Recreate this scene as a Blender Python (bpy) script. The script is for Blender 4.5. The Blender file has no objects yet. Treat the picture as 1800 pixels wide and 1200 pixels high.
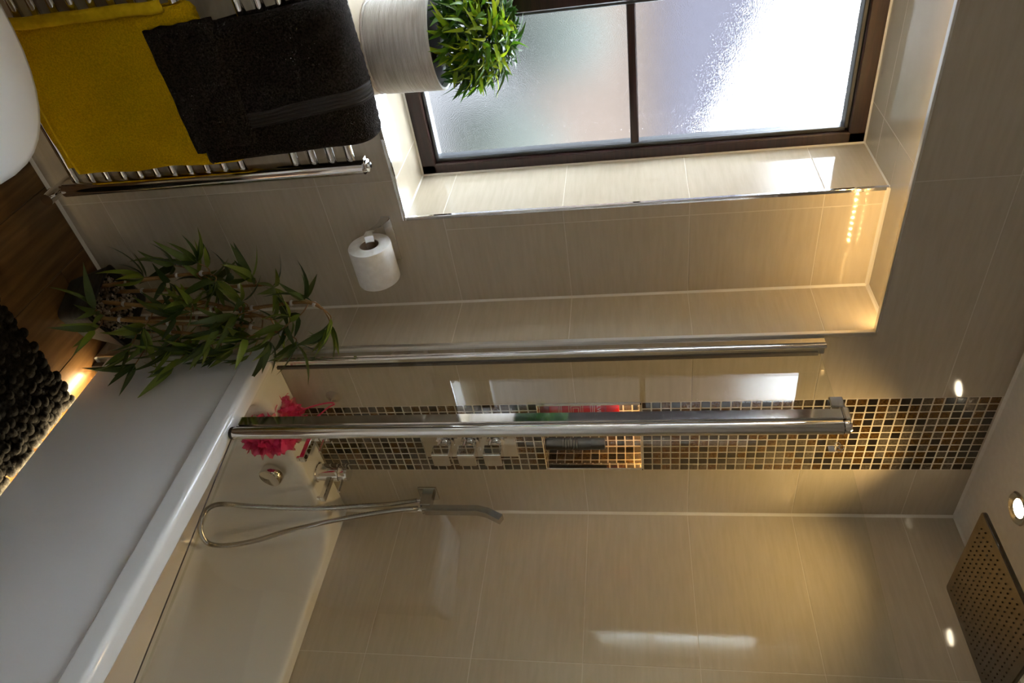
import bpy, bmesh, math, random
from mathutils import Vector, Matrix, noise

# ------------------------------------------------------------------ camera, world, exposure
S = bpy.context.scene
COL = S.collection
CAM = Vector((-1.8696, -1.3333, 1.4992))
cd = bpy.data.cameras.new('camera'); cam = bpy.data.objects.new('camera', cd); COL.objects.link(cam)
cd.sensor_width = 36.0; cd.lens = 1259.2 * 36 / 1800; cd.clip_start = 0.02
_r = Vector((.13846457, .11110078, .98411594)); _u = Vector((-.75150171, .65898632, .03134027)); _b = Vector((-.64503701, -.74390432, .17473868))
cam.matrix_world = Matrix(((_r.x, _u.x, _b.x, CAM.x), (_r.y, _u.y, _b.y, CAM.y), (_r.z, _u.z, _b.z, CAM.z), (0, 0, 0, 1)))
S.camera = cam
W = bpy.data.worlds.new('overcast_sky'); S.world = W; W.use_nodes = True
_bg = W.node_tree.nodes['Background']; _bg.inputs[0].default_value = (0.80, 0.90, 1.0, 1); _bg.inputs[1].default_value = 24.0
S.view_settings.view_transform = 'Standard'; S.view_settings.look = 'None'
S.view_settings.exposure = -0.12; S.view_settings.gamma = 1.0; S.view_settings.use_curve_mapping = False
S.cycles.use_denoising = True; S.cycles.max_bounces = 8; S.cycles.transmission_bounces = 6; S.cycles.transparent_max_bounces = 10; S.cycles.use_adaptive_sampling = True; S.cycles.adaptive_threshold = .012; S.cycles.time_limit = 1150; S.cycles.blur_glossy = .4
S.cycles.sample_clamp_indirect = 40.0; S.cycles.diffuse_bounces = 4; S.cycles.glossy_bounces = 4
WARM = (1.0, 0.67, 0.28)
P_SPOT, E_LED, E_BATH, E_NICHE = 7.4, 310.0, 560.0, 230.0

# ------------------------------------------------------------------ measured room
D, ZL, ZS, ZC = .1814, 2.037, 2.0623, 2.37          # depth of recess, lip, soffit, ceiling
XR, AM, BM = -.706, -.2085, -.4873                   # recess edge, mosaic right / left edge
YW, ZSILL, XWR, XWL, XL, YF = .40, .930, -.978, -1.83, -1.985, -1.74
G = [.1269 + .3 * k for k in range(8)]
NZ0, NZ1, ND = 1.2205, 1.500, .09                    # niche
rnd = random.Random(7)

# ------------------------------------------------------------------ materials
MATS = {}
def nodes_of(name):
    m = bpy.data.materials.new(name); m.use_nodes = True; MATS[name] = m
    nt = m.node_tree; return m, nt, nt.nodes['Principled BSDF']
def simple(name, col, rough=.5, metal=0., spec=.5, coat=0., **kw):
    m, nt, b = nodes_of(name)
    b.inputs['Base Color'].default_value = (*col, 1); b.inputs['Roughness'].default_value = rough; b.inputs['Metallic'].default_value = metal
    b.inputs['Specular IOR Level'].default_value = spec; b.inputs['Coat Weight'].default_value = coat
    for k, v in kw.items(): b.inputs[k.replace('_', ' ')].default_value = v
    return m
def add(nt, t, **kw):
    n = nt.nodes.new(t)
    for k, v in kw.items(): setattr(n, k, v)
    return n
def noisy(name, c1, c2, scale=(1, 1, 1), nscale=5., detail=4., rough=.5, bump=0., bscale=None, lo=.35, hi=.65, coord='Position', metal=0., spec=.5, coat=0., perobj=0., bdist=.002):
    m, nt, b = nodes_of(name); L = nt.links.new
    if coord == 'Position': src = add(nt, 'ShaderNodeNewGeometry').outputs['Position']
    else: src = add(nt, 'ShaderNodeTexCoord').outputs['Object']
    mp = add(nt, 'ShaderNodeMapping'); mp.inputs['Scale'].default_value = scale; L(src, mp.inputs['Vector'])
    oi = add(nt, 'ShaderNodeObjectInfo')
    if perobj:
        cm = add(nt, 'ShaderNodeCombineXYZ'); ml = add(nt, 'ShaderNodeMath', operation='MULTIPLY'); ml.inputs[1].default_value = perobj
        L(oi.outputs['Random'], ml.inputs[0]); L(ml.outputs[0], cm.inputs[0]); L(ml.outputs[0], cm.inputs[2]); L(cm.outputs[0], mp.inputs['Location'])
    nz = add(nt, 'ShaderNodeTexNoise'); nz.inputs['Scale'].default_value = nscale; nz.inputs['Detail'].default_value = detail; L(mp.outputs[0], nz.inputs['Vector'])
    rp = add(nt, 'ShaderNodeValToRGB'); rp.color_ramp.elements[0].position = lo; rp.color_ramp.elements[1].position = hi
    rp.color_ramp.elements[0].color = (*c1, 1); rp.color_ramp.elements[1].color = (*c2, 1)
    L(nz.outputs['Fac'], rp.inputs[0]); L(rp.outputs[0], b.inputs['Base Color'])
    b.inputs['Roughness'].default_value = rough; b.inputs['Metallic'].default_value = metal; b.inputs['Specular IOR Level'].default_value = spec; b.inputs['Coat Weight'].default_value = coat
    if bump:
        n2 = nz
        if bscale:
            n2 = add(nt, 'ShaderNodeTexNoise'); n2.inputs['Scale'].default_value = bscale; n2.inputs['Detail'].default_value = 3; L(src, n2.inputs['Vector'])
        bp = add(nt, 'ShaderNodeBump'); bp.inputs['Strength'].default_value = bump; bp.inputs['Distance'].default_value = bdist
        L(n2.outputs['Fac'], bp.inputs['Height']); L(bp.outputs[0], b.inputs['Normal'])
    return m
def emit(name, col, s):
    m, nt, b = nodes_of(name); b.inputs['Base Color'].default_value = (*col, 1)
    b.inputs['Emission Color'].default_value = (*col, 1); b.inputs['Emission Strength'].default_value = s; return m

tile_m = noisy('cream_porcelain', (.520, .450, .336), (.598, .526, .408), scale=(3.4, 3.4, 30), nscale=3.0, detail=12, rough=.075, perobj=30, lo=.25, hi=.78)
grout_m = simple('white_grout', (.66, .60, .50), .8)
silicone_m = simple('white_silicone', (.78, .74, .66), .45)
paint_m = noisy('ceiling_paint', (.80, .77, .71), (.84, .81, .75), nscale=60, rough=.85)
wallpaint_m = noisy('pale_wall', (.78, .74, .67), (.82, .78, .71), nscale=20, rough=.3)
tool_m = simple('brushed_chrome', (.46, .44, .40), .2, 1.)
chrome_m = simple('chrome', (.82, .82, .83), .06, 1.)
satin_m = simple('satin_chrome', (.72, .71, .69), .065, 1.); alu_m = simple('brushed_aluminium', (.80, .78, .74), .34, 1.)
steel_m = noisy('brushed_steel', (.13, .115, .095), (.16, .14, .115), nscale=40, rough=.30, metal=1.); nozzle_m = simple('nozzle_rubber', (.10, .092, .080), .4, .5)
acrylic_m = simple('white_acrylic', (.80, .80, .79), .10)
panel_m = simple('white_panel', (.84, .85, .86), .32)
ceramic_m = simple('white_ceramic', (.84, .84, .83), .16)
black_m = simple('black_plastic', (.010, .010, .010), .42)
rubber_m = simple('grey_seal', (.10, .09, .09), .4)
frame_m = noisy('rosewood', (.018, .006, .0055), (.038, .013, .011), scale=(3, 3, 60), nscale=3, rough=.32)
bead_m = simple('glazing_bead', (.05, .055, .06), .35)
wood_m = noisy('oak_plank', (.075, .034, .010), (.215, .115, .042), scale=(26, 2.0, 1), nscale=2.2, detail=7, rough=.33, perobj=9, bump=.12, lo=.3, hi=.75)
gap_m = simple('plank_joint', (.02, .012, .008), .8)
paper_m = noisy('tissue_paper', (.80, .77, .72), (.88, .86, .82), nscale=60, rough=.9, bump=.25, bscale=260)
card_m = simple('cardboard', (.32, .22, .14), .9)
yellow_m = noisy('yellow_terry', (.60, .365, .002), (.82, .525, .004), nscale=300, rough=.95, bump=.9, bscale=420, spec=.1, bdist=.004)
yhem_m = noisy('yellow_hem', (.62, .39, .006), (.76, .51, .012), scale=(1, 1, 1), nscale=60, rough=.85, bump=.4, bscale=160, spec=.15)
char_m = noisy('charcoal_terry', (.011, .009, .008), (.040, .034, .031), nscale=260, rough=.97, bump=1., bscale=380, spec=.1, bdist=.005)
cband_m = simple('charcoal_band', (.04, .036, .034), .75, spec=.2)
rug_m = noisy('charcoal_wool', (.006, .0058, .0052), (.021, .019, .017), nscale=120, rough=.97, bump=.8, bscale=260, spec=.1)
pot_m = noisy('slate_pot', (.016, .018, .021), (.040, .043, .047), scale=(1, 1, 12), nscale=14, rough=.55, bump=.4)
pebble_m = noisy('pebbles', (.16, .12, .08), (.62, .52, .40), nscale=70, detail=1, rough=.7, lo=.4, hi=.6)
cane_m = noisy('bamboo_cane', (.20, .10, .03), (.34, .19, .065), nscale=30, rough=.5)
node_m = simple('pale_node', (.62, .60, .58), .6)
blackleg = black_m
ribpot_m = noisy('ribbed_white_pot', (.55, .52, .49), (.72, .70, .68), scale=(4, 4, 60), nscale=4, rough=.7)
soil_m = simple('dark_soil', (.03, .022, .016), .95)
pink_m, _nt, _b = nodes_of('pink_mesh'); 
_b.inputs['Base Color'].default_value = (.92, .060, .25, 1); _b.inputs['Roughness'].default_value = .55
_tr = add(_nt, 'ShaderNodeBsdfTransparent'); _mx = add(_nt, 'ShaderNodeMixShader'); _mx.inputs[0].default_value = .70
_nt.links.new(_tr.outputs[0], _mx.inputs[1]); _nt.links.new(_b.outputs[0], _mx.inputs[2]); _nt.links.new(_mx.outputs[0], _nt.nodes['Material Output'].inputs[0])
cord_m = simple('pink_cord', (.85, .05, .16), .5)
red_m = simple('red_bottle', (.55, .012, .010), .22, Subsurface_Weight=.0)
gold_m = simple('gold_print', (.62, .34, .16), .4)
white_m = simple('white_print', (.75, .62, .58), .5)
dkred_m = simple('dark_red_cap', (.20, .010, .012), .25)
redtxt_m = simple('dark_red_print', (.24, .012, .012), .4)

def leafmat(name, c1, c2, trans):
    m, nt, b = nodes_of(name); L = nt.links.new
    oi = add(nt, 'ShaderNodeObjectInfo'); rp = add(nt, 'ShaderNodeValToRGB')
    rp.color_ramp.elements[0].color = (*c1, 1); rp.color_ramp.elements[1].color = (*c2, 1); rp.color_ramp.elements[0].position = .25
    L(oi.outputs['Random'], rp.inputs[0]); L(rp.outputs[0], b.inputs['Base Color']); b.inputs['Roughness'].default_value = .38
    t = add(nt, 'ShaderNodeBsdfTranslucent'); mx = add(nt, 'ShaderNodeMixShader'); mx.inputs[0].default_value = trans
    L(rp.outputs[0], t.inputs[0]); L(b.outputs[0], mx.inputs[1]); L(t.outputs[0], mx.inputs[2]); L(mx.outputs[0], nt.nodes['Material Output'].inputs[0]); return m
bamboo_leaf_m = leafmat('bamboo_leaf', (.038, .072, .016), (.20, .27, .026), .22)
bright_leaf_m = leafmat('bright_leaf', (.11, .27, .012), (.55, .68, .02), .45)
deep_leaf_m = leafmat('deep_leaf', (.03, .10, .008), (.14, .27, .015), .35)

def glassmat():
    m, nt, b = nodes_of('clear_glass'); L = nt.links.new; nt.nodes.remove(b)
    ge = add(nt, 'ShaderNodeNewGeometry'); dt = add(nt, 'ShaderNodeVectorMath', operation='DOT_PRODUCT'); L(ge.outputs['Incoming'], dt.inputs[0]); L(ge.outputs['Normal'], dt.inputs[1])
    ab = add(nt, 'ShaderNodeMath', operation='ABSOLUTE'); L(dt.outputs['Value'], ab.inputs[0])
    om = add(nt, 'ShaderNodeMath', operation='SUBTRACT'); om.inputs[0].default_value = 1.; L(ab.outputs[0], om.inputs[1])
    pw = add(nt, 'ShaderNodeMath', operation='POWER'); pw.inputs[1].default_value = 5.; L(om.outputs[0], pw.inputs[0])
    fr = add(nt, 'ShaderNodeMath', operation='MULTIPLY_ADD'); fr.inputs[1].default_value = .96; fr.inputs[2].default_value = .04; L(pw.outputs[0], fr.inputs[0])
    t = add(nt, 'ShaderNodeBsdfTransparent'); t.inputs[0].default_value = (.965, .975, .955, 1)
    g = add(nt, 'ShaderNodeBsdfGlossy'); g.inputs['Roughness'].default_value = .01
    mx = add(nt, 'ShaderNodeMixShader'); L(fr.outputs[0], mx.inputs[0]); L(t.outputs[0], mx.inputs[1]); L(g.outputs[0], mx.inputs[2])
    L(mx.outputs[0], nt.nodes['Material Output'].inputs[0]); return m
glass_m = glassmat()
etch_m = simple('etched_mark', (.55, .52, .46), .7)
def frosted():
    m, nt, b = nodes_of('frosted_glass'); L = nt.links.new
    nt.nodes.remove(b); b = add(nt, 'ShaderNodeBsdfGlass', distribution='BECKMANN'); L(b.outputs[0], nt.nodes['Material Output'].inputs[0])
    b.inputs['Color'].default_value = (.98, .98, .98, 1); b.inputs['Roughness'].default_value = .17; b.inputs['IOR'].default_value = 1.45
    ge = add(nt, 'ShaderNodeNewGeometry'); nz = add(nt, 'ShaderNodeTexNoise'); nz.inputs['Scale'].default_value = 420; nz.inputs['Detail'].default_value = 1
    bp = add(nt, 'ShaderNodeBump'); bp.inputs['Strength'].default_value = .25; bp.inputs['Distance'].default_value = .001
    L(ge.outputs['Position'], nz.inputs['Vector']); L(nz.outputs['Fac'], bp.inputs['Height']); L(bp.outputs[0], b.inputs['Normal']); return m
frost_m = frosted()
def mosaicmat(name, c1, c2, rough, metal, bump):
    return noisy(name, c1, c2, nscale=190, detail=3, rough=rough, metal=metal, bump=bump, bscale=150, perobj=0, coat=.6, bdist=.0012)
mos_m = [mosaicmat('dark_glass_mosaic', (.008, .006, .005), (.020, .014, .010), .12, .0, .08),
         mosaicmat('amber_glass_mosaic', (.075, .036, .008), (.24, .13, .03), .18, .55, .5),
         mosaicmat('taupe_glass_mosaic', (.085, .066, .044), (.19, .155, .11), .18, .35, .4)]
led_m = emit('led_warm', WARM, E_LED); ledb_m = emit('led_bath', (1.0, .78, .45), E_BATH); ledn_m = emit('led_niche', (1.0, .55, .19), E_NICHE)
lamp_m = emit('lamp_lens', (1.0, .86, .62), 40.)
brick_m = noisy('tan_brick', (.058, .040, .030), (.076, .054, .040), nscale=3, rough=.9)
roof_m = simple('grey_roof', (.024, .022, .0275), .9, spec=.1); pave_m = noisy('paving', (.0165, .0145, .0147), (.022, .0195, .0198), nscale=2, rough=.9)
hedge_m = noisy('hedge', (.0145, .0175, .0135), (.021, .025, .0195), nscale=6, rough=.9)

# ------------------------------------------------------------------ mesh helpers
def obj(name, me, mat, parent=None, loc=None):
    o = bpy.data.objects.new(name, me); COL.objects.link(o)
    if mat is not None and not me.materials: me.materials.append(mat)
    if parent: o.parent = parent
    if loc is not None: o.location = loc
    return o
def mesh(vs, fs, smooth=False):
    me = bpy.data.meshes.new('m'); me.from_pydata([tuple(v) for v in vs], [], fs); me.update()
    if smooth: me.polygons.foreach_set('use_smooth', [True] * len(me.polygons))
    return me
class MB:
    def __init__(s): s.v = []; s.f = []
    def add(s, vs, fs):
        n = len(s.v); s.v += [Vector(v) for v in vs]; s.f += [tuple(i + n for i in f) for f in fs]; return s
    def box(s, x0, x1, y0, y1, z0, z1):
        return s.add([(x, y, z) for x in (x0, x1) for y in (y0, y1) for z in (z0, z1)],
                     [(0, 1, 3, 2), (4, 6, 7, 5), (0, 4, 5, 1), (2, 3, 7, 6), (0, 2, 6, 4), (1, 5, 7, 3)])
    def cbox(s, x0, x1, y0, y1, z0, z1, c=.001):      # box with chamfered edges
        lo = (x0, y0, z0); hi = (x1, y1, z1); idx = {}; vs = []
        for sx in (0, 1):
            for sy in (0, 1):
                for sz in (0, 1):
                    sg = (sx, sy, sz)
                    for ax in range(3):
                        p = [(hi if sg[k] else lo)[k] if k == ax else ((hi[k] - c) if sg[k] else (lo[k] + c)) for k in range(3)]
                        idx[(sg, ax)] = len(vs); vs.append(p)
        fs = []
        for ax in range(3):
            a, b = [k for k in range(3) if k != ax]
            for side in (0, 1):
                q = []
                for (i, j) in ((0, 0), (1, 0), (1, 1), (0, 1)):
                    sg = [0, 0, 0]; sg[ax] = side; sg[a] = i; sg[b] = j; q.append(idx[(tuple(sg), ax)])
                fs.append(tuple(q))
            for i in (0, 1):
                for j in (0, 1):
                    s0 = [0, 0, 0]; s0[a] = i; s0[b] = j; s1 = list(s0); s1[ax] = 1
                    fs.append((idx[(tuple(s0), a)], idx[(tuple(s1), a)], idx[(tuple(s1), b)], idx[(tuple(s0), b)]))
        for sx in (0, 1):
            for sy in (0, 1):
                for sz in (0, 1): fs.append(tuple(idx[((sx, sy, sz), ax)] for ax in range(3)))
        return s.add(vs, fs)
    def tube(s, pts, r, n=10, cap=True, rad=None):
        pts = [Vector(p) for p in pts]; rings = []; up = None
        for i, p in enumerate(pts):
            t = (pts[min(i + 1, len(pts) - 1)] - pts[max(i - 1, 0)]).normalized()
            if up is None: up = Vector((0, 0, 1)) if abs(t.z) < .9 else Vector((1, 0, 0))
            a = t.cross(up).normalized(); up = a.cross(t).normalized(); rr = rad[i] if rad else r
            rings.append([p + rr * (math.cos(2 * math.pi * k / n) * a + math.sin(2 * math.pi * k / n) * up) for k in range(n)])
        vs = [v for q in rings for v in q]; fs = []
        for i in range(len(pts) - 1):
            for k in range(n): fs.append((i * n + k, i * n + (k + 1) % n, (i + 1) * n + (k + 1) % n, (i + 1) * n + k))
        if cap: fs += [tuple(range(n - 1, -1, -1)), tuple(range((len(pts) - 1) * n, len(pts) * n))]
        return s.add(vs, fs)
    def lathe(s, prof, n=32, origin=(0, 0, 0), axis='z', close=True):  # prof: (radius, height)
        vs = []; fs = []; o = Vector(origin)
        for (r, h) in prof:
            for k in range(n):
                a = 2 * math.pi * k / n; c, d = r * math.cos(a), r * math.sin(a)
                vs.append(o + Vector({'z': (c, d, h), 'x': (h, c, d), 'y': (c, h, d)}[axis]))
        for i in range(len(prof) - 1):
            for k in range(n): fs.append((i * n + k, i * n + (k + 1) % n, (i + 1) * n + (k + 1) % n, (i + 1) * n + k))
        if close: fs += [tuple(range(n - 1, -1, -1)), tuple(range((len(prof) - 1) * n, len(prof) * n))]
        return s.add(vs, fs)
    def loft(s, rings, cap0=True, cap1=True):
        n = len(rings[0]); vs = [v for r in rings for v in r]; fs = []
        for i in range(len(rings) - 1):
            for k in range(n): fs.append((i * n + k, i * n + (k + 1) % n, (i + 1) * n + (k + 1) % n, (i + 1) * n + k))
        if cap0: fs.append(tuple(range(n - 1, -1, -1)))
        if cap1: fs.append(tuple(range((len(rings) - 1) * n, len(rings) * n)))
        return s.add(vs, fs)
    def prism(s, poly, axis, a, b):                     # polygon extruded along an axis
        def pt(p, h): return {'x': (h, p[0], p[1]), 'y': (p[0], h, p[1]), 'z': (p[0], p[1], h)}[axis]
        n = len(poly); vs = [pt(p, a) for p in poly] + [pt(p, b) for p in poly]
        fs = [tuple(range(n)), tuple(range(2 * n - 1, n - 1, -1))] + [(i, i + n, (i + 1) % n + n, (i + 1) % n) for i in range(n)]
        return s.add(vs, fs)
    def me(s, smooth=False, fix=True, angle=None):
        me = mesh(s.v, s.f, smooth or angle is not None)
        if fix:
            bm = bmesh.new(); bm.from_mesh(me); bmesh.ops.recalc_face_normals(bm, faces=bm.faces); bm.to_mesh(me); bm.free()
        if angle is not None: me.set_sharp_from_angle(angle=math.radians(angle))
        return me
    def build(s, name, mat, parent=None, smooth=False, angle=None): return obj(name, s.me(smooth, True, angle), mat, parent)
def tag(o, label=None, cat=None, group=None, kind=None):
    for k, v in (('label', label), ('category', cat), ('group', group), ('kind', kind)):
        if v: o[k] = v
    return o
def empty(name, loc=(0, 0, 0), rz=0., label=None, cat=None, group=None):
    e = bpy.data.objects.new(name, None); COL.objects.link(e); e.location = loc; e.rotation_euler.z = rz; e.empty_display_size = .05
    return tag(e, label, cat, group)
def struct(name, mb, mat, label, parent=None, **kw): return tag(mb.build(name, mat, parent, **kw), label, None, None, 'structure')
def rrect(x0, x1, y0, y1, r, z, n=6):
    out = []
    for cx, cy, a0 in ((x1 - r, y1 - r, 0), (x0 + r, y1 - r, 90), (x0 + r, y0 + r, 180), (x1 - r, y0 + r, 270)):
        for k in range(n + 1):
            a = math.radians(a0 + 90 * k / n); out.append(Vector((cx + r * math.cos(a), cy + r * math.sin(a), z)))
    return out

# ------------------------------------------------------------------ the room shell
GAP = .0012
def tile(parent, axis, face, a0, a1, z0, z1, into=1, gap=GAP, th=.008, mat=None, name='tile'):
    """one tile; axis = normal axis, face = coordinate of the visible face, body runs into*th behind it; a = other horizontal axis"""
    f0, f1 = sorted((face, face + into * th)); a0, a1, z0, z1 = a0 + gap, a1 - gap, z0 + gap, z1 - gap
    mb = MB()
    if axis == 'y': mb.cbox(a0, a1, f0, f1, z0, z1, .0003)
    elif axis == 'x': mb.cbox(f0, f1, a0, a1, z0, z1, .0003)
    else: mb.cbox(a0, a1, z0, z1, f0, f1, .0003)
    return mb.build(name, mat or tile_m, parent)

SUB = .0004
# back wall (with mosaic strip and niche) and bulkhead over the recess
mb = MB()
mb.box(XR + .003, .1, SUB, .30, -.05, NZ0); mb.box(XR + .003, .1, SUB, .30, NZ1, ZC + .05)
mb.box(XR + .003, BM - .001, SUB, .30, NZ0, NZ1); mb.box(AM + .001, .1, SUB, .30, NZ0, NZ1); mb.box(BM - .001, AM + .001, ND + SUB, .30, NZ0, NZ1)
mb.box(XL - .1, XR + .003, SUB, .012, ZL + .001, ZC + .05)
wall_back = struct('wall_back', mb, grout_m, 'cream tiled end wall with a mosaic strip and lit niche')
rows = [(.4, G[2])] + [(G[k], G[k + 1]) for k in range(2, 7)] + [(G[7], ZC)]
for z0, z1 in rows: tile(wall_back, 'y', 0, AM, -.0015, z0, z1)
for z0, z1 in [(0, G[0]), (G[0], G[1]), (G[1], G[2])] + [(G[k], G[k + 1]) for k in range(2, 6)]: tile(wall_back, 'y', 0, XR + .002, BM, z0, z1)
MB().prism([(BM - GAP, G[6] + GAP), (BM - GAP, G[7] - GAP), (-1.092 + GAP, G[7] - GAP), (-1.092 + GAP, ZL), (XR, ZL), (XR, G[6] + GAP)], 'y', 0, .008).build('tile', tile_m, wall_back)
tile(wall_back, 'y', 0, -1.692, -1.092, ZL, G[7]); tile(wall_back, 'y', 0, XL, -1.692, ZL, G[7])
for a, b in ((-1.092, BM), (-1.692, -1.092), (XL, -1.692)): tile(wall_back, 'y', 0, a, b, G[7], ZC)

# mosaic
PIT = (AM - BM) / 11; cellmesh = []
for m in mos_m:
    me = MB().cbox(-PIT / 2 + .0014, PIT / 2 - .0014, -.0004, .006, -PIT / 2 + .0014, PIT / 2 - .0014, .0012).me(); me.materials.append(m); cellmesh.append(me)
cells = []
def pick():
    r = rnd.random(); return 0 if r < .34 else (1 if r < .68 else 2)
for z in [NZ1 + PIT * (k + .5) for k in range(34)] + [NZ0 - PIT * (k + .5) for k in range(27)]:
    for i in range(11):
        x = AM - PIT * (i + .5)
        if -.415 < x < -.281 and .868 < z < 1.147: continue
        cells.append(((x, 0, z), (0, 0, 0)))
for j in range(11):
    for i in range(11): cells.append(((AM - PIT * (i + .5), ND, NZ0 + PIT * (j + .5)), (0, 0, 0)))
for i in range(11):
    for k in range(4): cells.append(((AM - PIT * (i + .5), .0015 + PIT * (k + .5), NZ0), (-math.pi / 2, 0, 0)))
for j in range(11):
    for k in range(3):
        cells.append(((BM, ND - PIT * (k + .55), NZ0 + PIT * (j + .5)), (0, 0, math.pi / 2)))
        cells.append(((AM, ND - PIT * (k + .55), NZ0 + PIT * (j + .5)), (0, 0, -math.pi / 2)))
def shows(c):
    p = Vector(c[0]); d = CAM - p; n = Matrix.Rotation(c[1][2], 3, 'Z') @ (Matrix.Rotation(c[1][0], 3, 'X') @ Vector((0, -1, 0)))
    a = max(0, d.normalized().dot(n)) / d.length_squared
    if p.y > .005: a *= .5
    t = (-.26 - p.y) / (CAM.y - p.y)
    q = p + (CAM - p) * ((-.69 - p.x) / (CAM.x - p.x))      # crossing of the bath edge: hidden behind the screen's post?
    if -.30 < q.y < -.225 and q.z < 1.92: a *= .01
    return -a
order = sorted(range(len(cells)), key=lambda i: shows(cells[i]))
rest = [MB(), MB(), MB()]
for n_, i in enumerate(order):
    p, rot = cells[i]; k = pick()
    if n_ < 300:
        o = obj('mosaic_tile', cellmesh[k], None, wall_back, p); o.rotation_euler = rot
    else:
        M = Matrix.Translation(p) @ Matrix.Rotation(rot[2], 4, 'Z') @ Matrix.Rotation(rot[0], 4, 'X')
        rest[k].add([M @ v.co for v in cellmesh[k].vertices], [tuple(f.vertices) for f in cellmesh[k].polygons])
for k in range(3): tag(rest[k].build('mosaic_tiles', mos_m[k], wall_back), kind='stuff')

# right wall along the bath
mb = MB().box(SUB, .15, YF - .1, .0, -.05, ZC + .05)
wall_right = struct('wall_right', mb, grout_m, 'long polished cream tiled wall beside the bath')
for z0, z1 in rows:
    for y0, y1 in ((-.4726, -.0015), (-1.0726, -.4726), (-1.6726, -1.0726), (YF, -1.6726)): tile(wall_right, 'x', 0, y0, y1, z0, z1)

# recess side return, soffit and window wall
wall_return = struct('wall_return', MB().box(XR + SUB, XR + .02, .004, D + .02, -.05, ZS), grout_m, 'narrow tiled side of the recess beside the bath screen')
for z0, z1 in [(0, G[0])] + [(G[k], G[k + 1]) for k in range(6)] + [(G[6], ZS)]: tile(wall_return, 'x', XR, .002, D, z0, z1)
mb = MB().box(XL - .1, XR + .02, .012, YW + .12, ZS + SUB, ZC + .05)
wall_soffit = struct('wall_soffit', mb, grout_m, 'tiled soffit over the recess and window')
for (x0, x1, y0, y1) in ((-1.0845, XR, .012, D), (-1.0845, XWR, D - .0, .305), (-1.0845, XWR, .305, YW), (-1.6845, -1.0845, .012, .305), (-1.6845, -1.0845, .305, YW), (XL, -1.6845, .012, .305), (XL, -1.6845, .305, YW)):
    tile(wall_soffit, 'z', ZS, x0, x1, y0, y1)
mb = MB().box(XWR + SUB, XR + .05, D + SUB, YW + .12, -.05, ZS + .05).box(XL - .1, XWL - SUB, D + SUB, YW + .12, -.05, ZS + .05).box(XWL - .01, XWR + .01, D + SUB, YW + .12, -.05, ZSILL - SUB)
wall_window = struct('wall_window', mb, grout_m, 'recessed cream tiled wall around the window')
for z0, z1 in ((0, G[0]), (G[0], G[1]), (G[1], G[2])):
    for x0, x1 in ((-1.0824, XR - .001), (-1.6824, -1.0824), (XL, -1.6824)): tile(wall_window, 'y', D, x0, x1, z0, z1)
MB().prism([(XR - .001, G[2] + GAP), (XR - .001, G[3] - GAP), (XWR, G[3] - GAP), (XWR, ZSILL), (-1.0824 + GAP, ZSILL), (-1.0824 + GAP, G[2] + GAP)], 'y', D, D + .008).build('tile', tile_m, wall_window)
tile(wall_window, 'y', D, -1.6824, -1.0824, G[2], ZSILL); tile(wall_window, 'y', D, XL, -1.6824, G[2], ZSILL)
for z0, z1 in [(G[k], G[k + 1]) for k in range(3, 6)] + [(G[6], ZS)]:
    tile(wall_window, 'y', D, -.936, XR - .001, z0, z1); tile(wall_window, 'y', D, XWR, -.936, z0, z1); tile(wall_window, 'y', D, XL, XWL, z0, z1)
for z0, z1 in [(ZSILL, G[3])] + [(G[k], G[k + 1]) for k in range(3, 6)] + [(G[6], ZS)]:
    tile(wall_window, 'x', XWR, D + .002, YW, z0, z1); tile(wall_window, 'x', XWL, D + .002, YW, z0, z1, into=-1)
for x0, x1 in ((-1.082, XWR), (-1.682, -1.082), (XWL, -1.682)): tile(wall_window, 'z', ZSILL, x0, x1, D + .002, YW, into=-1)

struct('wall_left', MB().box(XL - .15, XL, YF - .1, YW + .12, -.05, ZC + .05), wallpaint_m, 'cream wall on the toilet side')
struct('wall_front', MB().box(XL - .1, .15, YF - .15, YF, -.05, ZC + .05), wallpaint_m, 'cream wall behind the viewer')
struct('ceiling', MB().box(XL - .1, .15, YF - .1, .30, ZC, ZC + .15), paint_m, 'plain painted ceiling above the bath')
floor = struct('floor', MB().box(XL - .1, .15, YF - .1, YW, -.08, -.0015), gap_m, 'dark oak plank floor')
xb = -.7615; PWD = .19
for i in range(-4, 8):
    x1 = xb - i * PWD; x0 = x1 - PWD
    if x1 < XL or x0 > 0: continue
    yj = [.0665, -.42, .5, -.15, -.75, .0665, -.3][i % 7]
    cuts = sorted([YF] + [y for y in (yj, yj - 1.2, yj + 1.2) if YF < y < D + .01] + [D + .01])
    for a, b in zip(cuts, cuts[1:]):
        MB().cbox(max(x0, XL) + .0007, min(x1, 0) - .0007, a + .0007, b - .0007, -.012, 0, .0012).build('plank', wood_m, floor)

# silicone beads and chrome edge trims
tn = [0]
def trim(mb, mat, label, **kw):
    tn[0] += 1; return struct('trim_%d' % tn[0], mb, mat, label, **kw)
def bead(axis, p, q, s1, s2, r=.005):
    """triangular bead along an inside corner; s1, s2 = directions into the room"""
    p, q, s1, s2 = map(Vector, (p, q, s1, s2)); vs = []
    for e in (p, q): vs += [e, e + s1 * r, e + (s1 + s2) * r * .42, e + s2 * r]
    return MB().add(vs, [(0, 1, 5, 4), (1, 2, 6, 5), (2, 3, 7, 6), (3, 0, 4, 7), (0, 3, 2, 1), (4, 5, 6, 7)])
trim(bead('z', (0, 0, .53), (0, 0, ZC), (-1, 0, 0), (0, -1, 0), .0065), silicone_m, 'white silicone bead in the bath corner')
trim(bead('z', (XR, D, 0), (XR, D, ZS), (-1, 0, 0), (0, -1, 0)), silicone_m, 'white silicone bead in the recess corner')
trim(bead('x', (XR, D, ZS), (XWR, D, ZS), (0, -1, 0), (0, 0, -1), .008), silicone_m, 'white silicone bead under the soffit')
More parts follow.
